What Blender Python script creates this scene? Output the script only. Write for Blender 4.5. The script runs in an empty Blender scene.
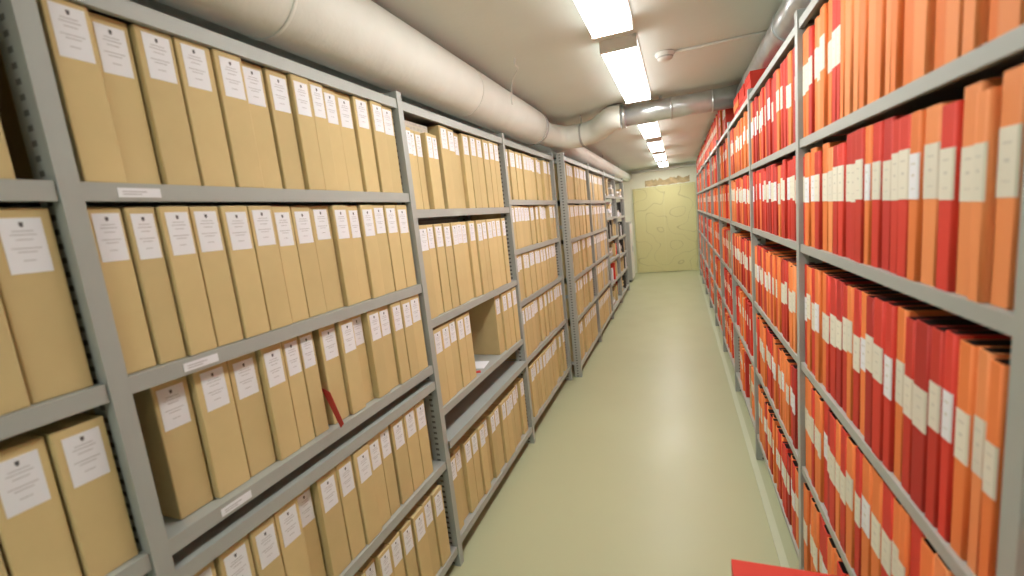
import bpy, bmesh, math, random
from mathutils import Vector, Matrix
random.seed(11)
S=bpy.context.scene
COL=S.collection
try:
    S.view_settings.view_transform='Standard'
    S.view_settings.look='None'
except Exception: pass

# ---------------------------------------------------------------- materials
def newmat(name,col,rough=.5,metal=0.,noise=0.,nscale=8.,bump=0.,bscale=60.,coat=0.,rand=0.,coords='Object',spec=.5):
    m=bpy.data.materials.new(name); m.use_nodes=True
    nt=m.node_tree; b=nt.nodes['Principled BSDF']
    b.inputs['Base Color'].default_value=(*col,1); b.inputs['Roughness'].default_value=rough
    b.inputs['Metallic'].default_value=metal; b.inputs['Coat Weight'].default_value=coat
    b.inputs['Specular IOR Level'].default_value=spec
    tc=nt.nodes.new('ShaderNodeTexCoord')
    if noise>0 or rand>0:
        val=None
        if noise>0:
            n=nt.nodes.new('ShaderNodeTexNoise'); n.inputs['Scale'].default_value=nscale; n.inputs['Detail'].default_value=4
            nt.links.new(tc.outputs[coords],n.inputs['Vector'])
            mr=nt.nodes.new('ShaderNodeMapRange'); mr.inputs[1].default_value=.25; mr.inputs[2].default_value=.75
            mr.inputs[3].default_value=1-noise; mr.inputs[4].default_value=1+noise
            nt.links.new(n.outputs['Fac'],mr.inputs[0]); val=mr.outputs[0]
        if rand>0:
            oi=nt.nodes.new('ShaderNodeObjectInfo')
            mr=nt.nodes.new('ShaderNodeMapRange'); mr.inputs[3].default_value=1-rand; mr.inputs[4].default_value=1+rand
            nt.links.new(oi.outputs['Random'],mr.inputs[0])
            if val is None: val=mr.outputs[0]
            else:
                mu=nt.nodes.new('ShaderNodeMath'); mu.operation='MULTIPLY'
                nt.links.new(val,mu.inputs[0]); nt.links.new(mr.outputs[0],mu.inputs[1]); val=mu.outputs[0]
        hs=nt.nodes.new('ShaderNodeHueSaturation'); hs.inputs['Color'].default_value=(*col,1)
        nt.links.new(val,hs.inputs['Value']); nt.links.new(hs.outputs['Color'],b.inputs['Base Color'])
    if bump>0:
        n=nt.nodes.new('ShaderNodeTexNoise'); n.inputs['Scale'].default_value=bscale; n.inputs['Detail'].default_value=3
        nt.links.new(tc.outputs[coords],n.inputs['Vector'])
        bp=nt.nodes.new('ShaderNodeBump'); bp.inputs['Strength'].default_value=bump; bp.inputs['Distance'].default_value=.01
        nt.links.new(n.outputs['Fac'],bp.inputs['Height']); nt.links.new(bp.outputs[0],b.inputs['Normal'])
    return m
M={}
GM=(.41,.435,.41)
M['metal']=newmat('grey_enamel',GM,.42,noise=.04,nscale=5)
M['card']=newmat('cardboard',(.66,.52,.26),.75,noise=.04,nscale=14,rand=.07,spec=.3)
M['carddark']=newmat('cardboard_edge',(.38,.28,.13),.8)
M['paper']=newmat('label_paper',(.86,.88,.93),.6)
M['cream']=newmat('cream_label',(.82,.79,.67),.6,rand=.06)
M['ink']=newmat('ink',(.10,.10,.11),.6)
M['inkgrey']=newmat('ink_grey',(.50,.50,.52),.6)
M['inkpale']=newmat('ink_pale',(.62,.60,.52),.6)
M['red']=newmat('red_board',(.68,.055,.035),.65,rand=.14,noise=.04,nscale=10,spec=.25)
M['slip']=newmat('slip_red',(.45,.04,.03),.65)
M['darkred']=newmat('dark_red_board',(.52,.04,.03),.65,rand=.15,spec=.25)
M['orange']=newmat('orange_board',(.90,.25,.07),.65,rand=.07,noise=.03,nscale=10,spec=.25)
M['lorange']=newmat('pale_orange_board',(.93,.33,.12),.65,rand=.04,spec=.25)
M['inner']=newmat('binder_lining',(.07,.05,.045),.8)
M['pages']=newmat('page_edges',(.60,.54,.44),.8,noise=.2,nscale=300)
M['insul']=newmat('pipe_wrap',(.87,.91,.86),.6,noise=.03,nscale=9,bump=.3,bscale=14)
M['band']=newmat('pipe_band',(.50,.51,.50),.45)
M['ceil']=newmat('ceiling_paint',(.77,.82,.78),.8,noise=.03,nscale=2.5,bump=.12,bscale=25)
M['wall']=newmat('wall_paint',(.78,.81,.74),.75,noise=.03,nscale=3)
M['wallend']=newmat('end_wall_paint',(.86,.87,.72),.7,noise=.03,nscale=3)
M['white']=newmat('white_plastic',(.82,.83,.80),.4)
M['dark']=newmat('black_rubber',(.03,.03,.03),.6)
M['greyp']=newmat('grey_paper',(.52,.49,.42),.8,noise=.2,nscale=60)
M['brown']=newmat('brown_board',(.54,.42,.23),.7,noise=.4,nscale=9)
M['edge']=newmat('floor_edge_strip',(.60,.62,.45),.5)

def holes_mat():
    m=newmat('grey_enamel_perforated',GM,.42)
    nt=m.node_tree; b=nt.nodes['Principled BSDF']; N=nt.nodes; L=nt.links
    tc=N.new('ShaderNodeTexCoord'); sp=N.new('ShaderNodeSeparateXYZ'); L.new(tc.outputs['Object'],sp.inputs[0])
    def ma(op,a,b2=None):
        n=N.new('ShaderNodeMath'); n.operation=op
        for i,v in enumerate((a,b2)):
            if v is None: continue
            if isinstance(v,(int,float)): n.inputs[i].default_value=v
            else: L.new(v,n.inputs[i])
        return n.outputs[0]
    ax=ma('ABSOLUTE',sp.outputs['X'])
    dx=ma('ABSOLUTE',ma('SUBTRACT',ax,.036))
    fz=ma('ABSOLUTE',ma('SUBTRACT',ma('FRACT',ma('MULTIPLY',sp.outputs['Z'],40.)),.5))
    k=ma('MULTIPLY',ma('LESS_THAN',dx,.008),ma('LESS_THAN',fz,.2))
    mx=N.new('ShaderNodeMix'); mx.data_type='RGBA'
    mx.inputs['A'].default_value=(*GM,1); mx.inputs['B'].default_value=(.12,.12,.11,1)
    L.new(k,mx.inputs['Factor']); L.new(mx.outputs['Result'],b.inputs['Base Color'])
    return m
M['holes']=holes_mat()

def floor_mat():
    m=newmat('floor_epoxy',(.50,.52,.325),.3,noise=.03,nscale=1.3,coat=.0)
    nt=m.node_tree; b=nt.nodes['Principled BSDF']; N=nt.nodes; L=nt.links
    tc=N.new('ShaderNodeTexCoord'); n=N.new('ShaderNodeTexNoise'); n.inputs['Scale'].default_value=3; n.inputs['Detail'].default_value=3
    L.new(tc.outputs['Object'],n.inputs['Vector'])
    mr=N.new('ShaderNodeMapRange'); mr.inputs[1].default_value=.2; mr.inputs[2].default_value=.8; mr.inputs[3].default_value=.30; mr.inputs[4].default_value=.42
    L.new(n.outputs['Fac'],mr.inputs[0]); L.new(mr.outputs[0],b.inputs['Roughness'])
    b.inputs['Specular IOR Level'].default_value=.4
    n2=N.new('ShaderNodeTexNoise'); n2.inputs['Scale'].default_value=3; n2.inputs['Detail'].default_value=2
    L.new(tc.outputs['Object'],n2.inputs['Vector'])
    bp=N.new('ShaderNodeBump'); bp.inputs['Strength'].default_value=.1; bp.inputs['Distance'].default_value=.01
    L.new(n2.outputs['Fac'],bp.inputs['Height']); L.new(bp.outputs[0],b.inputs['Normal'])
    return m
M['floor']=floor_mat()

def duct_mat():
    m=newmat('galvanised_steel',(.66,.70,.72),.30,metal=.75,noise=.1,nscale=12)
    nt=m.node_tree; b=nt.nodes['Principled BSDF']; N=nt.nodes; L=nt.links
    tc=N.new('ShaderNodeTexCoord'); w=N.new('ShaderNodeTexWave'); w.inputs['Scale'].default_value=4.; w.bands_direction='DIAGONAL'
    L.new(tc.outputs['Object'],w.inputs['Vector'])
    bp=N.new('ShaderNodeBump'); bp.inputs['Strength'].default_value=.3; bp.inputs['Distance'].default_value=.01
    L.new(w.outputs['Fac'],bp.inputs['Height']); L.new(bp.outputs[0],b.inputs['Normal'])
    return m
M['duct']=duct_mat()

def door_mat():
    m=newmat('yellowed_door',(.82,.80,.45),.6)
    nt=m.node_tree; b=nt.nodes['Principled BSDF']; N=nt.nodes; L=nt.links
    tc=N.new('ShaderNodeTexCoord')
    n=N.new('ShaderNodeTexNoise'); n.inputs['Scale'].default_value=1.3; n.inputs['Detail'].default_value=1.5
    L.new(tc.outputs['Object'],n.inputs['Vector'])
    a=N.new('ShaderNodeMath'); a.operation='MULTIPLY'; a.inputs[1].default_value=9.; L.new(n.outputs['Fac'],a.inputs[0])
    fr=N.new('ShaderNodeMath'); fr.operation='FRACT'; L.new(a.outputs[0],fr.inputs[0])
    lt=N.new('ShaderNodeMath'); lt.operation='LESS_THAN'; lt.inputs[1].default_value=.06; L.new(fr.outputs[0],lt.inputs[0])
    mx=N.new('ShaderNodeMix'); mx.data_type='RGBA'
    mx.inputs['A'].default_value=(.76,.72,.37,1); mx.inputs['B'].default_value=(.62,.58,.29,1)
    L.new(lt.outputs[0],mx.inputs['Factor']); L.new(mx.outputs['Result'],b.inputs['Base Color'])
    return m
M['door']=door_mat()

def emis(name,col,st):
    m=bpy.data.materials.new(name); m.use_nodes=True
    b=m.node_tree.nodes['Principled BSDF']; b.inputs['Base Color'].default_value=(.8,.8,.8,1)
    b.inputs['Emission Color'].default_value=(*col,1); b.inputs['Emission Strength'].default_value=st
    return m
M['lamp']=emis('lamp_diffuser',(1.,.985,.94),23.0)
M['lampside']=emis('lamp_diffuser_edge',(1.,.97,.92),3.0)

# ---------------------------------------------------------------- mesh helpers
def mesh_boxes(name,boxes,bevel=0.):
    """boxes: (x0,x1,y0,y1,z0,z1,matkey) joined into one mesh"""
    bm=bmesh.new(); keys=[]
    for bx in boxes:
        x0,x1,y0,y1,z0,z1,k=bx
        if k not in keys: keys.append(k)
        mi=keys.index(k)
        vs=[bm.verts.new(p) for p in ((x0,y0,z0),(x1,y0,z0),(x1,y1,z0),(x0,y1,z0),(x0,y0,z1),(x1,y0,z1),(x1,y1,z1),(x0,y1,z1))]
        for f in ((0,3,2,1),(4,5,6,7),(0,1,5,4),(1,2,6,5),(2,3,7,6),(3,0,4,7)):
            fc=bm.faces.new([vs[i] for i in f]); fc.material_index=mi
    if bevel>0:
        bmesh.ops.bevel(bm,geom=bm.edges[:],offset=bevel,segments=2,affect='EDGES',profile=.5)
    me=bpy.data.meshes.new(name); bm.to_mesh(me); bm.free()
    for k in keys: me.materials.append(M[k])
    return me
def obj(name,me,loc=(0,0,0),parent=None,**kw):
    o=bpy.data.objects.new(name,me); COL.objects.link(o); o.location=loc
    if parent is not None: o.parent=parent
    for k,v in kw.items(): o[k]=v
    return o
def tube_mesh(name,path,r,mat,seg=24,cap=True):
    path=[Vector(p) for p in path]; bm=bmesh.new(); rings=[]
    n=len(path); up=Vector((0,0,1))
    T0=(path[1]-path[0]).normalized()
    side=T0.cross(up) if abs(T0.z)<.95 else T0.cross(Vector((1,0,0)))
    side.normalize()
    for i,p in enumerate(path):
        T=(path[min(i+1,n-1)]-path[max(i-1,0)]).normalized()
        side=(side-T*side.dot(T)).normalized(); u=side.cross(T)
        rr=r[i] if isinstance(r,(list,tuple)) else r
        rings.append([bm.verts.new(p+(side*math.cos(2*math.pi*j/seg)+u*math.sin(2*math.pi*j/seg))*rr) for j in range(seg)])
    for a,b in zip(rings[:-1],rings[1:]):
        for j in range(seg):
            f=bm.faces.new((a[j],a[(j+1)%seg],b[(j+1)%seg],b[j])); f.smooth=True
    if cap:
        bm.faces.new(rings[0][::-1]); bm.faces.new(rings[-1])
    bmesh.ops.recalc_face_normals(bm,faces=bm.faces[:])
    me=bpy.data.meshes.new(name); bm.to_mesh(me); bm.free(); me.materials.append(M[mat]); return me
def smooth_path(pts,n=8):
    pts=[Vector(p) for p in pts]; out=[]
    P=[pts[0]]+pts+[pts[-1]]
    for i in range(1,len(P)-2):
        p0,p1,p2,p3=P[i-1],P[i],P[i+1],P[i+2]
        for k in range(n):
            t=k/n
            out.append(.5*((2*p1)+(-p0+p2)*t+(2*p0-5*p1+4*p2-p3)*t*t+(-p0+3*p1-3*p2+p3)*t**3))
    out.append(pts[-1]); return out

# ---------------------------------------------------------------- room
XL=-.978; XR=.358; CE=2.33; YB=10.5; YF=-2.4; WL=-1.40; WR=.78
def struct(name,boxes,**kw): return obj(name,mesh_boxes(name,boxes),kind='structure',**kw)
struct('floor',[(WL-.1,WR+.1,YF-.1,YB+.1,-.1,0,'floor')])
struct('ceiling',[(WL-.1,WR+.1,YF-.1,YB+.1,CE,CE+.1,'ceil')])
struct('wall_left',[(WL-.1,WL,YF-.1,YB+.1,0,CE,'wall')])
struct('wall_right',[(WR,WR+.1,YF-.1,YB+.1,0,CE,'wall')])
struct('wall_back',[(WL,WR,YB,YB+.1,0,CE,'wallend')])
struct('wall_front',[(WL,WR,YF-.1,YF,0,CE,'wall')])
struct('baseboard_back',[(WL,-1.0,YB-.012,YB,0,.07,'wall')])
struct('trim_2',[(.325,.3555,YF,9.70,0,.006,'edge')])
struct('door_1',[(-.90,-.285,YB-.035,YB-.001,.01,1.87,'door'),(-.283,.335,YB-.035,YB-.001,.01,1.87,'door')])
struct('trim_1',[(-.93,-.905,YB-.045,YB-.001,0,1.90,'door'),(.34,.365,YB-.045,YB-.001,0,1.90,'door'),(-.905,.34,YB-.045,YB-.001,1.875,1.90,'door')])
bm=bmesh.new(); N_=24; lo=[];hi=[]
for i in range(N_+1):
    x=-.66+.92*i/N_
    lo.append(bm.verts.new((x,YB-.003,1.910+random.uniform(0,.02)))); hi.append(bm.verts.new((x,YB-.003,2.02+random.uniform(0,.06))))
for i in range(N_): bm.faces.new((lo[i],lo[i+1],hi[i+1],hi[i]))
me=bpy.data.meshes.new('torn_notice'); bm.to_mesh(me); bm.free(); me.materials.append(M['brown'])
obj('torn_notice',me,label='ragged faded brown paper strip above the yellowed door',category='notice')

# ---------------------------------------------------------------- shelving
HP=2.0
def post_mesh(sgn,H=HP+.03):
    a=[(-.0025,0,0,.032,0,H,'metal'),(-.065,-.0026,0,.0025,0,H,'holes'),(-.012,-.0026,.0295,.032,0,H,'metal')]
    return [((x0,x1) if sgn>0 else (-x1,-x0))+t for (x0,x1,*r) in a for t in [tuple(r)]]
POST={s:mesh_boxes('upright',post_mesh(s)) for s in (1,-1)}
_cm={}
def cross_mesh(sgn,dep):
    k=(sgn,dep)
    if k not in _cm:
        x0,x1=(-dep+.06,-.066)
        if sgn<0: x0,x1=.066,dep-.06
        _cm[k]=mesh_boxes('cross_brace',[(x0,x1,.003,.006,0,.03,'metal')])
    return _cm[k]
def shelf_boxes(sgn,L,dep):
    t=.0018; lp=.034 if sgn>0 else .025
    a=[(-dep,0,0,L,-t,0,'metal'),(-t,0,0,L,-lp,-t,'metal'),(-.014,-t,0,L,-lp,-lp+t,'metal'),
       (-dep,-dep+t,0,L,-lp,-t,'metal')]
    if sgn<0: a=[(-x1,-x0,y0,y1,z0,z1,k) for x0,x1,y0,y1,z0,z1,k in a]
    return a
TAG=mesh_boxes('shelf_tag',[(0,.0012,0,.075,0,.018,'paper'),(.0012,.0014,.008,.05,.010,.012,'inkgrey'),(.0012,.0014,.008,.04,.005,.007,'inkgrey')])
def bay(X,sgn,y0,y1,levels,dep=.36,last=False,label='grey enamelled steel shelving bay with perforated uprights',group=None,tags=(),pulled=None):
    e=bpy.data.objects.new('shelving_unit',None); COL.objects.link(e); e.location=(X,y0,0); e.empty_display_size=.1
    e['label']=label; e['category']='shelving'
    if group: e['group']=group
    ys=[0]+([y1-y0] if last else [])
    for y in ys:
        obj('upright',POST[sgn],(0,y,0),e)
        obj('upright',POST[-sgn],(-sgn*dep,y,0),e)
        for z in (.12,.75,1.38,1.95): obj('cross_brace',cross_mesh(sgn,dep),(0,y,z),e)
    L=y1-y0-.036
    sm=mesh_boxes('shelf',shelf_boxes(sgn,L,dep-.003))
    for z in levels: obj('shelf',sm,(-sgn*.004+(.012 if z==pulled else 0),.034,z),e)
    for (ty,tz) in tags:
        obj('shelf_tag',TAG,(-sgn*.004+ (0.0002 if sgn>0 else -.0016),ty-y0,tz-.027),e)
    return e
GL='shelving along the box side'; GR='shelving along the binder side'
LA=[2.0,1.647,1.285,.942,.872,.51,.10]
LB=[2.0,1.583,1.124,.735,.585,.12]
LC=[2.0,1.63,1.31,.97,.58,.14]
Y0,Y1,Y2,Y3,Y4=-.60,.458,1.53,2.63,3.79
bay(XL,1,Y0,Y1,[2.0,1.647,1.285,.942,.51,.10],group=GL)
bay(XL,1,Y1,Y2,LA,group=GL,tags=[(.545,1.647),(.59,1.285),(.60,.942)])
bay(XL,1,Y2,Y3,LB,group=GL,pulled=.585)
bay(XL,1,Y3,Y4,LC,group=GL,last=True)
X2=-.90
YD=[3.87,5.0,6.1,7.2,8.3]
LD=[[2.0,1.63,1.28,.93,.55,.12],[2.0,1.63,1.28,.93,.55,.12],[2.0,1.70,1.40,1.10,.80,.48,.12],[2.0,1.70,1.38,1.05,.75,.45,.12]]
for i in range(4):
    bay(X2,1,YD[i],YD[i+1],LD[i],dep=.42,last=(i==3),group=GL)
RL=[2.0,1.653,1.328,.933,.556,.16]
YR=[-.37,.638,1.66,2.66,3.66,4.66,5.66,6.66,7.66,8.66,9.66]
for i in range(len(YR)-1):
    bay(XR,-1,YR[i],YR[i+1],RL,dep=.36,last=(i==len(YR)-2),group=GR)

# ---------------------------------------------------------------- archive boxes
_bc={}
def box_mesh(w,h,d=.285):
    k=(w,h,d)
    if k not in _bc:
        me=mesh_boxes('archive_box',[(-d,0,0,w,0,h,'card')],bevel=.0028)
        bm=bmesh.new(); bm.from_mesh(me)
        def add(x0,x1,y0,y1,z0,z1,mi):
            vs=[bm.verts.new(p) for p in ((x0,y0,z0),(x1,y0,z0),(x1,y1,z0),(x0,y1,z0),(x0,y0,z1),(x1,y0,z1),(x1,y1,z1),(x0,y1,z1))]
            for f in ((0,3,2,1),(4,5,6,7),(0,1,5,4),(1,2,6,5),(2,3,7,6),(3,0,4,7)):
                fc=bm.faces.new([vs[i] for i in f]); fc.material_index=mi
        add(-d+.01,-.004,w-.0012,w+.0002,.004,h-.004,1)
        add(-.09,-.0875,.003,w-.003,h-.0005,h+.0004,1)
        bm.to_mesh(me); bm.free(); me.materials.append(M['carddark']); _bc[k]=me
    return _bc[k]
_lc={}
def label_mesh(w,lh=.090):
    lw=round(min(.053,w*.77),3); k=(lw,lh)
    if k not in _lc:
        a=[(0,.0007,0,lw,0,lh,'paper')]
        c=lw/2; x0,x1=.0007,.0011
        a+=[(x0,x1,c-.0026,c+.0026,lh-.013,lh-.007,'ink'),(x0,x1,c-.0015,c+.0015,lh-.015,lh-.013,'ink')]
        for z,f in ((lh-.022,.5),(lh-.028,.62),(lh-.036,.4),(lh-.050,.7),(lh-.056,.45),(lh-.07,.3)):
            a.append((x0,x1,c-lw*f/2,c+lw*f/2,z,z+.0014,'inkgrey'))
        _lc[k]=(mesh_boxes('label',a),lw)
    return _lc[k]
WS=[.058,.062,.066,.070,.074]
nbox=0
def put_box(X,y,z,w,h,group,lab='tan cardboard archive box with a white crested label',d=.285,dx=None,rot=None,labelled=True,back=0.):
    global nbox
    if dx is None: dx=-.008-random.random()*.014-(random.random()*.02 if random.random()<.22 else 0)-back
    o=obj('archive_box',box_mesh(w,h,d),(X+dx,y,z+.0006))
    o.rotation_euler=(0,0,math.radians(random.uniform(-.3,.3) if rot is None else rot))
    o['label']=lab; o['category']='archive box'; o['group']=group
    if labelled:
        lm,lw=label_mesh(w)
        obj('label',lm,(.0002,(w-lw)/2+random.uniform(-.002,.002),h-.014-.090+random.uniform(-.005,.004)),o)
    nbox+=1
    return o
def fill(X,ya,yb,z,h,group,ws=None,gap=.004,bounds=None,**kw):
    if bounds:
        for a,b in zip(bounds[:-1],bounds[1:]):
            put_box(X,a+.002,z,round(b-a-.0044,4),h,group,**kw)
        return
    y=ya
    while True:
        w=random.choice(ws or WS)
        if y+w>yb: break
        put_box(X,y,z,w,h,group,**kw); y+=w+gap+(random.uniform(.002,.008) if random.random()<.12 else 0)
def mids(c,a,b):
    return [a]+[(p+q)/2 for p,q in zip(c[:-1],c[1:])]+[b]
fill(XL,0,0,1.647,.318,'boxes on the near upper shelf',bounds=[.18,.26,.34,.417])
fill(XL,0,0,1.285,.318,'boxes on the near middle shelf',bounds=[.185,.27,.362,.450])
fill(XL,0,0,.942,.285,'boxes on the near lower shelf',bounds=[.215,.292,.372,.452])
g='boxes in the second bay'
fill(XL,0,0,1.647,.318,g+' top row',bounds=mids([.538,.61,.68,.764,.845,.917,.988,1.062,1.124,1.184,1.2485,1.334,1.407,1.473],.502,1.515))
fill(XL,0,0,1.285,.318,g+' second row',bounds=[.4945,.5556,.612,.676,.745,.817,.890,.956,1.028,1.109,1.177,1.235,1.303,1.372,1.447,1.521])
fill(XL,0,0,.942,.306,g+' third row',bounds=mids([.5775,.659,.745,.819,.8815,.935],.541,.964),back=.012)
fill(XL,0,0,.942,.306,g+' third row',bounds=mids([1.018,1.095,1.154,1.217,1.286,1.347,1.412,1.470],.985,1.515))
fill(XL,.50,1.52,.51,.318,g+' fourth row')
fill(XL,.50,1.52,.10,.33,g+' bottom row')
bm=bmesh.new()
tri=[(-.03,.125),(.002,.112),(.034,.014),(.020,.0)]
for yy in (0,.0012): [bm.verts.new((x,yy,z)) for x,z in tri]
bm.verts.ensure_lookup_table()
V=bm.verts; bm.faces.new([V[i] for i in (0,1,2,3)]); bm.faces.new([V[i] for i in (7,6,5,4)])
for i in range(4): bm.faces.new([V[i],V[(i+1)%4],V[4+(i+1)%4],V[4+i]])
bmesh.ops.recalc_face_normals(bm,faces=bm.faces[:])
me=bpy.data.meshes.new('paper_slip'); bm.to_mesh(me); bm.free(); me.materials.append(M['slip'])
obj('paper_slip',me,(XL-.012,.972,.9430),label='red paper slip sticking out between archive boxes',category='paper slip')
g='boxes in the third bay'
fill(XL,1.57,1.85,1.583,.325,g+' top row',ws=[.042,.048,.052])
fill(XL,1.86,2.615,1.583,.375,g+' top row',ws=[.070,.076,.08],lab='tall tan cardboard archive box with a white label')
fill(XL,1.57,2.615,1.124,.395,g+' second row')
fill(XL,1.575,1.95,.735,.340,g+' third row')
fill(XL,0,0,.735,.345,g+' third row',bounds=[2.29,2.375,2.46,2.54,2.617])
fill(XL,1.57,2.615,.12,.36,g+' bottom row')
st=obj('paper_stack',mesh_boxes('paper_stack',[(-.27,0,.0,.2,i*.006,i*.006+.0062,'greyp' if i%3 else 'pages') for i in range(6)]),(XL-.04,1.60,1.909))
st['label']='stack of loose papers lying on thin archive boxes'; st['category']='papers'
ps=obj('paper_sheet',mesh_boxes('paper_sheet',[(-.16,0,0,.12,0,.0015,'paper'),(-.158,-.004,.004,.117,.0015,.003,'paper')]),(XL-.03,2.06,.7356),label='white paper sheets lying on the empty shelf',category='papers')
ps.rotation_euler=(0,0,.15)
sc=obj('paper_scrap',mesh_boxes('paper_scrap',[(-.04,0,0,.03,0,.003,'red')]),(XL-.02,2.0,.7356),label='small red paper scrap on the empty shelf',category='paper scrap')
sc.rotation_euler=(0,0,.5)
g='boxes in the fourth bay'
for z,h,n in ((1.63,.318,'top row'),(1.31,.28,'second row'),(.97,.30,'third row'),(.58,.34,'fourth row'),(.14,.36,'bottom row')):
    fill(XL,2.67,3.775,z,h,g+' '+n)
g='boxes in the fifth bay'
left=[]
for z,h,n in ((1.63,.32,'top row'),(1.28,.30,'second row'),(.93,.31,'third row'),(.55,.33,'fourth row'),(.12,.36,'bottom row')):
    if nbox<285: fill(X2,3.91,4.98,z,h,g+' '+n,ws=[.07,.076,.082,.086])
    else: left.append((z,h))
far=[]
for (ya,yb,rows) in ((3.91,4.96,left),(5.04,6.0,((1.63,.30),(1.28,.29),(.93,.30),(.55,.32),(.12,.34)))):
  for z,h in rows:
    y=ya
    while y<yb:
        w=random.choice(WS); dx=random.uniform(-.02,-.01)
        k=random.choice(['card','card','card','greyp'])
        far.append((X2-.28+dx,X2+dx,y,y+w,z+.001,z+h,k)); far.append((X2+dx+.0002,X2+dx+.001,y+.012,y+w-.012,z+h-.10,z+h-.02,'paper')); y+=w+.003
obj('archive_box_row',mesh_boxes('archive_box_row',far),kind='stuff',label='distant rows of tan cardboard archive boxes with white labels',category='archive boxes')
far=[]
for bi,(ya,yb) in enumerate(((6.14,7.16),(7.24,8.26))):
    for z in LD[2+bi][1:]:
        y=ya+random.uniform(0,.04)
        while y<yb-.04:
            if random.random()<.14: y+=.1; continue
            w=random.choice([.05,.07,.08,.09,.2,.22])
            if y+w>yb: break
            dx=random.uniform(-.07,-.01)
            if w<.1:
                k=random.choice(['card','brown','greyp','dark','paper','card','dark','red' if z<1 else 'dark'])
                far.append((X2-.26+dx,X2+dx,y,y+w,z+.001,z+random.uniform(.17,.255),k))
            else:
                zz=z+.001
                for j in range(random.randint(2,6)):
                    hh=random.uniform(.02,.04); k=random.choice(['greyp','pages','card','paper','greyp'])
                    jx=random.uniform(-.02,.02); far.append((X2-.26+dx,X2+dx+min(jx,0),y,y+w-abs(jx),zz,zz+hh,k)); zz+=hh+.0005
            y+=w+random.uniform(.003,.03)
obj('document_pile',mesh_boxes('document_pile',far),kind='stuff',label='piles of paper and mixed folders on the distant shelves',category='documents')

# ---------------------------------------------------------------- ring binders
_bi={}
RRAD=lambda w: min(.0055,w*.2)
def binder_mesh(w,h,mat,d=.27):
    k=(w,h,mat)
    if k in _bi: return _bi[k]
    t=.0026; r=RRAD(w)
    def prof(off,rr):
        pts=[(d,off)]
        for i in range(6):
            a=math.pi/2*i/5
            pts.append((rr+off-rr*math.sin(a),off+rr-rr*math.cos(a)))
        for i in range(6):
            a=math.pi/2*i/5
            pts.append((rr+off-rr*math.cos(a),w-off-rr+rr*math.sin(a)))
        pts.append((d,w-off)); return pts
    po=prof(0,r); pi=prof(t,r-t*.6)
    bm=bmesh.new()
    def ring(p,z): return [bm.verts.new((x,y,z)) for x,y in p]
    ob,ot,ib,it=ring(po,0),ring(po,h),ring(pi,0),ring(pi,h)
    n=len(po)
    for i in range(n-1):
        f=bm.faces.new((ob[i+1],ob[i],ot[i],ot[i+1]))
        if 0<i<6 or 6<i<n-2: f.smooth=True
        f=bm.faces.new((ib[i],ib[i+1],it[i+1],it[i])); f.material_index=1
        bm.faces.new((ot[i+1],ot[i],it[i],it[i+1]))
        bm.faces.new((ob[i],ob[i+1],ib[i+1],ib[i]))
    for j in (0,n-1): bm.faces.new((ob[j],ib[j],it[j],ot[j]))
    bmesh.ops.recalc_face_normals(bm,faces=bm.faces[:])
    me=bpy.data.meshes.new('ring_binder'); bm.to_mesh(me); bm.free()
    me.materials.append(M[mat]); me.materials.append(M['inner'])
    _bi[k]=me; return me
_pg={}
def page_mesh(w,h,d=.27):
    k=(w,h)
    if k not in _pg: _pg[k]=mesh_boxes('page_block',[(.03,d-.02,.006,w-.006,.002,h-.06,'pages')])
    return _pg[k]
_sl={}
def spine_label(w,lh,mat):
    k=(w,lh,mat)
    if k in _sl: return _sl[k]
    pts=[(.0010,.0008),(-.0008,.0045),(-.0008,w-.0045),(.0010,w-.0008)]
    bm=bmesh.new()
    lo=[bm.verts.new((px,py,0)) for px,py in pts]; hi=[bm.verts.new((px,py,lh)) for px,py in pts]
    for i in range(3): bm.faces.new((lo[i+1],lo[i],hi[i],hi[i+1]))
    def q(y0,y1,z0,z1):
        f=bm.faces.new([bm.verts.new(p) for p in ((-.0011,y1,z0),(-.0011,y0,z0),(-.0011,y0,z1),(-.0011,y1,z1))]); f.material_index=1
    q(w*.3,w*.7,lh*.76,lh*.79); q(w*.38,w*.60,lh*.50,lh*.55); q(w*.3,w*.65,lh*.22,lh*.24)
    me=bpy.data.meshes.new('spine_label'); bm.to_mesh(me); bm.free()
    me.materials.append(M[mat]); me.materials.append(M['inkpale']); _sl[k]=me; return me
nb=0
NAMES={'red':'bright red','darkred':'dark red','orange':'orange','lorange':'pale orange'}
def put_binder(y,z,w,h,mat,group,labelled=True,pages=True,dx=None,lz=None,jit=.012):
    global nb
    if dx is None: dx=random.uniform(.006,.015)
    o=obj('ring_binder',binder_mesh(w,h,mat),(XR+dx,y,z+.0006))
    o['label']=NAMES[mat]+(' cardboard binder with a pale spine label' if labelled else ' cardboard binder with a plain spine')
    o['category']='binder'; o['group']=group
    if labelled:
        lm=random.choice(['cream','cream','cream','cream','paper'])
        lh=random.choice([.074,.078,.084])
        obj('spine_label',spine_label(w,lh,lm),(0,0,(.135 if lz is None else lz)+random.uniform(-jit,jit)),o)
    if pages: obj('page_block',page_mesh(w,h),(0,0,0),o)
    nb+=1
BW=[.030,.036,.042,.048]
BH={.30:[.29,.30],.31:[.295,.30,.31],.33:[.325,.33,.335],.283:[.276,.283],.285:[.27,.276,.285]}
def brow(ya,yb,z,h,seq,group,labelled=lambda y:True,leans=False,pages=True,ws=BW,skip=.0,jit=.012,lz=None):
    y=yb; i=0
    while True:
        w=random.choice(ws)
        if y-w<ya: break
        mat=seq[min(i,len(seq)-1)] if isinstance(seq,list) else seq(y)
        lab=labelled(y) and random.random()>skip
        put_binder(y-w,z,w,random.choice(BH.get(h,[h])+[h]),mat,group,lab,pages,jit=jit,lz=lz)
        y-=w+.0022
        if leans and random.random()<.06: y-=random.uniform(.01,.05)
        i+=1
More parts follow.
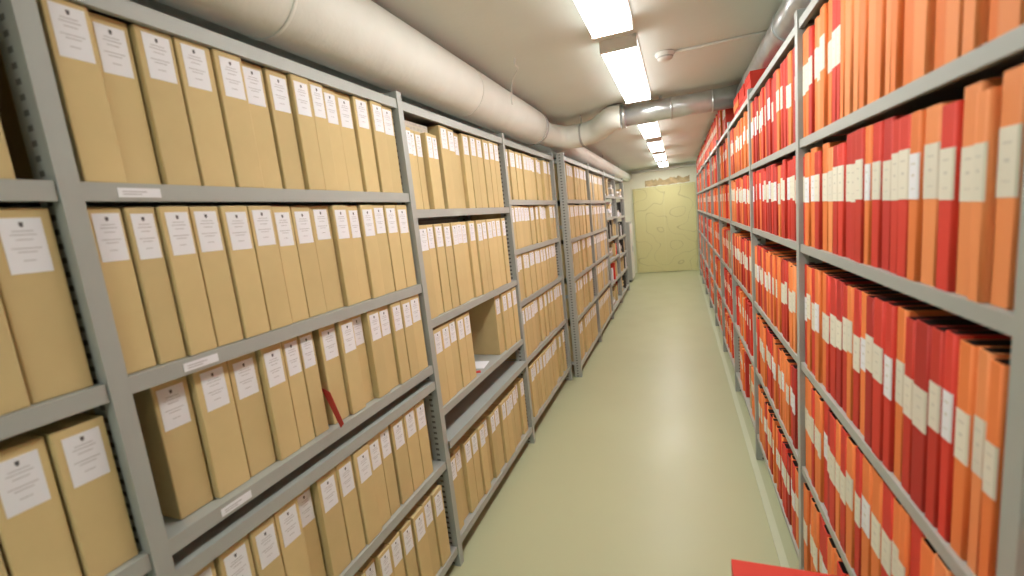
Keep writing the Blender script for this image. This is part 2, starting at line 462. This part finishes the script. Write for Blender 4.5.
O,P_,R_,D='orange','lorange','red','darkred'
brow(.675,1.655,1.653,.30,[O,O,R_,O,P_,O,O,R_,R_,O,P_,P_,O,P_,O,P_,O,O,P_,O,P_,P_,O,P_,P_],'binders on the upper shelf near the post',labelled=lambda y:y>1.32)
brow(.675,1.655,1.328,.285,[R_,O,O,R_,O,P_,R_,R_,D,R_,R_,O,R_,D,R_,R_,O,P_,R_,P_,P_,P_,O,P_],'binders on the second shelf near the post',jit=.004)
brow(.675,1.655,.933,.33,[R_,O,R_,O,O,R_,R_,D,R_,O,R_,O,D,R_,R_,O,R_,D,R_,R_,O,P_,O,P_,P_],'binders on the third shelf near the post',jit=.018,lz=.155)
brow(.675,1.655,.556,.33,[O,O,R_,O,O,R_,D,R_,O,R_,O,R_,O,O,R_,O,O,R_,O,P_,O,R_,O],'binders on the fourth shelf near the post',lz=.15)
brow(.675,1.655,.16,.33,[O,R_,O,O,R_,R_,O,O,R_]*3,'binders on the bottom shelf near the post',pages=False)
brow(.42,.634,.933,.33,[O,P_,O],'binders closest on the third shelf',pages=False)
brow(.42,.634,1.328,.283,[O,P_,O],'binders closest on the second shelf',pages=False)
brow(.42,.634,.556,.33,[O,O,R_],'binders closest on the fourth shelf',pages=False)
def mix(pr):
    def f(y): return random.choices([R_,D,O,P_],pr)[0]
    return f
for z,h,pr in ((1.653,.30,(6,2,2,0)),(1.328,.285,(6,3,1,0)),(.933,.31,(4,2,5,1)),(.556,.31,(3,1,6,1)),(.16,.31,(3,1,6,1))):
    brow(1.70,2.65,z,h,mix(pr),'binders in the middle bay',pages=False,leans=z<1.2,skip=.12)
far=[]
for bi in range(3,10):
    for z,h in ((1.653,.30),(1.328,.285),(.933,.31),(.556,.31),(.16,.31)):
        if nb<275:
            brow(YR[bi]+.04,YR[bi+1]-.01,z,h,mix((4,1,5,1)),'binders in the farther bays',pages=False,leans=z<1.2,skip=.15,ws=[.044,.05,.056]); continue
        y=YR[bi]+.04
        while y<YR[bi+1]-.06:
            w=random.choice(BW); dx=random.uniform(.01,.03)
            if random.random()<.06: y+=random.uniform(.03,.10); continue
            k=random.choices(['red','darkred','orange','brown','greyp'],[4,2,5,.6,1 if bi>6 else 0])[0]
            far.append((XR+dx,XR+.28,y,y+w,z+.001,z+h-random.uniform(0,.03),k))
            if random.random()<.85: far.append((XR+dx-.001,XR+dx-.0002,y+.004,y+w-.004,z+h*.5,z+h*.5+.065,'cream'))
            y+=w+.003
y=2.72
while y<3.60:
    w=random.uniform(.2,.24)
    if y+w>3.62: break
    zz=2.001
    for j in range(random.choice([2,3,2,3])):
        hh=random.choice([.038,.042]); k=random.choice(['red','orange','red'])
        far.append((XR+.012+random.uniform(0,.01),XR+.25,y+random.uniform(0,.01),y+w,zz,zz+hh,k)); zz+=hh+.0008
    y+=w+.01
for bi in range(4,10):
    y=max(YR[bi]+.04,3.95)
    while y<YR[bi+1]-.06:
        w=random.choice(BW)
        if random.random()<.05: y+=random.uniform(.05,.2); continue
        k=random.choices(['red','darkred','orange','brown'],[5,2,4,.5])[0]; h=random.choice([.24,.26,.28])
        far.append((XR+.015,XR+.27,y,y+w,2.001,2.0+h,k))
        if random.random()<.7: far.append((XR+.0138,XR+.0148,y+.004,y+w-.004,2.12,2.185,'cream'))
        y+=w+.003
obj('ring_binder_row',mesh_boxes('ring_binder_row',far),kind='stuff',label='distant rows of red and orange binders with pale labels',category='binders')

# ---------------------------------------------------------------- pipes
PX,PZ,PR=-1.02,2.185,.128
big=obj('insulated_pipe',tube_mesh('insulated_pipe',[(PX,YF+.01,PZ),(PX,0,PZ),(PX,1.8,PZ),(PX,3.45,PZ)],PR,'insul',seg=36),
        label='thick cream wrapped pipe running above the box shelves',category='pipe')
def band(y,par,x=PX,z=PZ,r=PR+.003,wid=.03,mat='band'):
    obj('pipe_band',tube_mesh('pipe_band',[(x,y,z),(x,y+wid,z)],r,mat,seg=36),parent=par)
for y in (-.9,3.39): band(y,big,wid=.045)
for y in (.35,1.0,2.2,): band(y,big,wid=.012,mat='insul',r=PR+.002)
for y in (-.6,1.3,3.0):
    obj('pipe_hanger',mesh_boxes('pipe_hanger',[(PX-.003,PX+.003,y,y+.02,PZ+PR-.004,CE,'metal')]),parent=big)
ER=.097
EZ=PZ+.01
el=obj('pipe_elbow',tube_mesh('pipe_elbow',smooth_path([(PX,3.451,EZ),(PX,3.66,EZ-.005),(PX+.03,3.83,EZ-.015),(PX+.12,3.95,EZ-.03),(PX+.26,3.99,EZ-.03),(PX+.40,3.96,EZ-.015),(PX+.49,3.88,EZ+.01),(PX+.55,3.83,EZ+.03),(PX+.60,3.82,EZ+.03),(PX+.624,3.82,EZ+.03)],10),ER,'insul',seg=36),
   label='cream wrapped double bend joining the pipe and duct',category='pipe')
band(3.452,el,r=ER+.014,wid=.015)
obj('pipe_band',tube_mesh('pipe_band',[(PX+.275,3.992,EZ-.03),(PX+.292,3.989,EZ-.03)],ER+.003,'band',seg=36),parent=el)
obj('pipe_hanger',mesh_boxes('pipe_hanger',[(PX+.27,PX+.276,3.98,4.0,EZ+ER-.045,CE,'metal')]),parent=el)
p2=obj('insulated_pipe',tube_mesh('insulated_pipe',[(PX-.01,4.24,PZ-.01),(PX-.01,6,PZ-.01),(PX-.01,YB-.001,PZ-.01)],.085,'insul',seg=24),label='cream wrapped pipe continuing above the distant shelves',category='pipe')
for y in (5,7,9):
    obj('pipe_hanger',mesh_boxes('pipe_hanger',[(PX-.013,PX-.007,y,y+.02,PZ+.07,CE,'metal')]),parent=p2)
DZ=2.225;DR=.078
dc=obj('metal_duct',tube_mesh('metal_duct',[(-.388,3.82,DZ),(-.1,3.82,DZ),(.1,3.82,DZ),(WR-.001,3.82,DZ)],DR,'duct',seg=36),label='galvanised round duct crossing the aisle under the ceiling',category='duct')
obj('duct_collar',tube_mesh('duct_collar',[(-.386,3.82,DZ),(-.356,3.82,DZ)],DR+.012,'duct',seg=32),parent=dc)
for x in (-.02,.27): obj('duct_collar',tube_mesh('duct_collar',[(x,3.82,DZ),(x+.015,3.82,DZ)],DR+.003,'duct',seg=32),parent=dc)
obj('duct_hanger',mesh_boxes('duct_hanger',[(-.1,-.08,3.817,3.823,DZ+DR-.003,CE,'metal')]),parent=dc)
d2=obj('metal_duct',tube_mesh('metal_duct',[(.50,3.738,DZ),(.50,3.2,DZ),(.50,1,DZ),(.50,YF+.01,DZ)],DR-.002,'duct',seg=36),label='galvanised round duct running above the binder shelves',category='duct')
for y in (3.3,2.4,1.5,.6):
    obj('duct_collar',tube_mesh('duct_collar',[(.50,y,DZ),(.50,y+.02,DZ)],DR+.003,'duct',seg=32),parent=d2)
for y in (3.0,1.2,-.5):
    obj('duct_hanger',mesh_boxes('duct_hanger',[(.497,.503,y,y+.02,DZ+DR-.004,CE,'metal')]),parent=d2)
obj('end_wall_pipe',tube_mesh('end_wall_pipe',[(-.93,YB-.05,2.26),(WR-.001,YB-.05,2.26)],.03,'white',seg=16),label='white pipe along the top of the end wall',category='pipe')

# ---------------------------------------------------------------- lamps
for i,(a,b) in enumerate(((-1.75,-.45),(.88,2.20),(2.40,3.62),(4.6,5.6),(6.0,7.1),(7.5,8.6),(9.0,10.1))):  # first (unseen, behind camera) and last (near end wall) are added for extra light
    xc=-.24; w=.09; L=b-a
    f=obj('ceiling_lamp',mesh_boxes('ceiling_lamp',[(-w,w,0,L,.045,.055,'white'),(-w,w,0,.018,-.003,.045,'white'),(-w,w,L-.018,L,-.003,.045,'white')],bevel=.001),
          (xc,a,CE-.0555),label='long fluorescent ceiling lamp with glowing diffuser',category='ceiling lamp',group='row of ceiling lamps')
    obj('diffuser',mesh_boxes('diffuser',[(-w+.007,w-.007,.019,L-.019,-.002,.004,'lamp'),(-w+.003,w-.003,.0188,L-.0188,.0041,.0445,'lampside')]),parent=f)

def lathe(name,prof,mat,seg=32):
    bm=bmesh.new(); rs=[]
    for r,z in prof: rs.append([bm.verts.new((r*math.cos(2*math.pi*j/seg),r*math.sin(2*math.pi*j/seg),z)) for j in range(seg)])
    for a,b in zip(rs[:-1],rs[1:]):
        for j in range(seg):
            f=bm.faces.new((a[j],a[(j+1)%seg],b[(j+1)%seg],b[j])); f.smooth=True
    bm.faces.new(rs[0]); bm.faces.new(rs[-1][::-1])
    bmesh.ops.recalc_face_normals(bm,faces=bm.faces[:])
    me=bpy.data.meshes.new(name); bm.to_mesh(me); bm.free(); me.materials.append(M[mat]); return me
sd=obj('smoke_detector',lathe('smoke_detector',[(.052,0),(.052,-.012),(.044,-.02),(.040,-.034),(.025,-.042),(.01,-.043)],'white'),(-.03,2.80,CE-.0005),label='round white smoke detector on the ceiling',category='smoke detector')
obj('detector_ring',lathe('detector_ring',[(.043,-.022),(.0435,-.024),(.0435,-.028),(.041,-.03)],'band'),parent=sd)
obj('conduit',tube_mesh('conduit',[(.025,2.80,CE-.008),(.3,2.80,CE-.008),(.775,2.80,CE-.008)],.007,'white',seg=10),label='thin pale conduit running across the ceiling',category='conduit')
obj('cable',tube_mesh('cable',smooth_path([(-.76,2.35,CE-.002),(-.765,2.36,CE-.03),(-.78,2.45,CE-.02),(-.84,2.52,CE-.05),(-.865,2.55,CE-.12),(-.87,2.56,CE-.17)],6),.004,'white',seg=8),label='thin loose cable hanging beside the wrapped pipe',category='cable')

cb=obj('metal_cabinet',mesh_boxes('metal_cabinet',[(-.38,0,0,.5,.05,1.2,'metal'),(-.36,-.02,.02,.48,0,.05,'dark'),(-.39,.004,-.004,.504,1.2,1.22,'metal')],bevel=.003),(-.93,9.2,0),label='low grey metal cabinet beside the end wall',category='cabinet')
for y in (.01,.255):
    dd=obj('cabinet_door',mesh_boxes('cabinet_door',[(.0045,.014,y,y+.235,.07,1.18,'white')],bevel=.002),parent=cb)
    hy=.225 if y<.1 else .265
    obj('handle',mesh_boxes('handle',[(.0142,.03,hy,hy+.01,.6,.72,'duct')]),parent=dd)

e=bpy.data.objects.new('book_cart',None); COL.objects.link(e); e.location=(.19,.70,0); e['label']='small grey steel book cart standing in the aisle'; e['category']='cart'
obj('top_tray',mesh_boxes('top_tray',[(-.13,.13,-.22,.22,.66,.675,'metal')],bevel=.002),parent=e)
obj('lower_tray',mesh_boxes('lower_tray',[(-.13,.13,-.22,.22,.20,.215,'metal')],bevel=.002),parent=e)
lg=mesh_boxes('leg',[(-.01,.01,-.01,.01,.06,.66,'metal')],bevel=.002)
whl=tube_mesh('caster',[(-.012,0,.03),(.012,0,.03)],.03,'dark',seg=20)
for sx in (-.115,.115):
    for sy in (-.205,.205):
        obj('leg',lg,(sx,sy,0),e); obj('caster',whl,(sx,sy,0),e)
obj('red_case',mesh_boxes('red_case',[(-.118,.118,-.2,.225,0,.004,'red'),(-.118,.118,-.2,.225,.066,.07,'red'),(-.118,-.113,-.2,.225,.004,.066,'red'),(-.113,.115,-.195,.22,.004,.066,'pages')]),(.19,.70,.676),
      label='red cardboard binder lying flat on the cart',category='binder')

# ---------------------------------------------------------------- world, camera
w=bpy.data.worlds.new('world'); S.world=w; w.use_nodes=True
w.node_tree.nodes['Background'].inputs[0].default_value=(1,.95,.85,1); w.node_tree.nodes['Background'].inputs[1].default_value=.3
f,yaw,pit,rol=443.4,math.radians(21.18),math.radians(8.62),math.radians(6.06)
F=Vector((-math.sin(yaw)*math.cos(pit),math.cos(yaw)*math.cos(pit),-math.sin(pit)))
R0=Vector((math.cos(yaw),math.sin(yaw),0)); U0=R0.cross(F)
R=R0*math.cos(rol)-U0*math.sin(rol); U=R0*math.sin(rol)+U0*math.cos(rol)
cd=bpy.data.cameras.new('camera'); cam=bpy.data.objects.new('camera',cd); COL.objects.link(cam)
cd.sensor_width=36; cd.lens=f/1024*36; cd.clip_start=.02
cd.dof.use_dof=True; cd.dof.focus_distance=2.4; cd.dof.aperture_fstop=2.2
cam.matrix_world=Matrix(((R.x,U.x,-F.x,0),(R.y,U.y,-F.y,0),(R.z,U.z,-F.z,1.5),(0,0,0,1)))
S.camera=cam
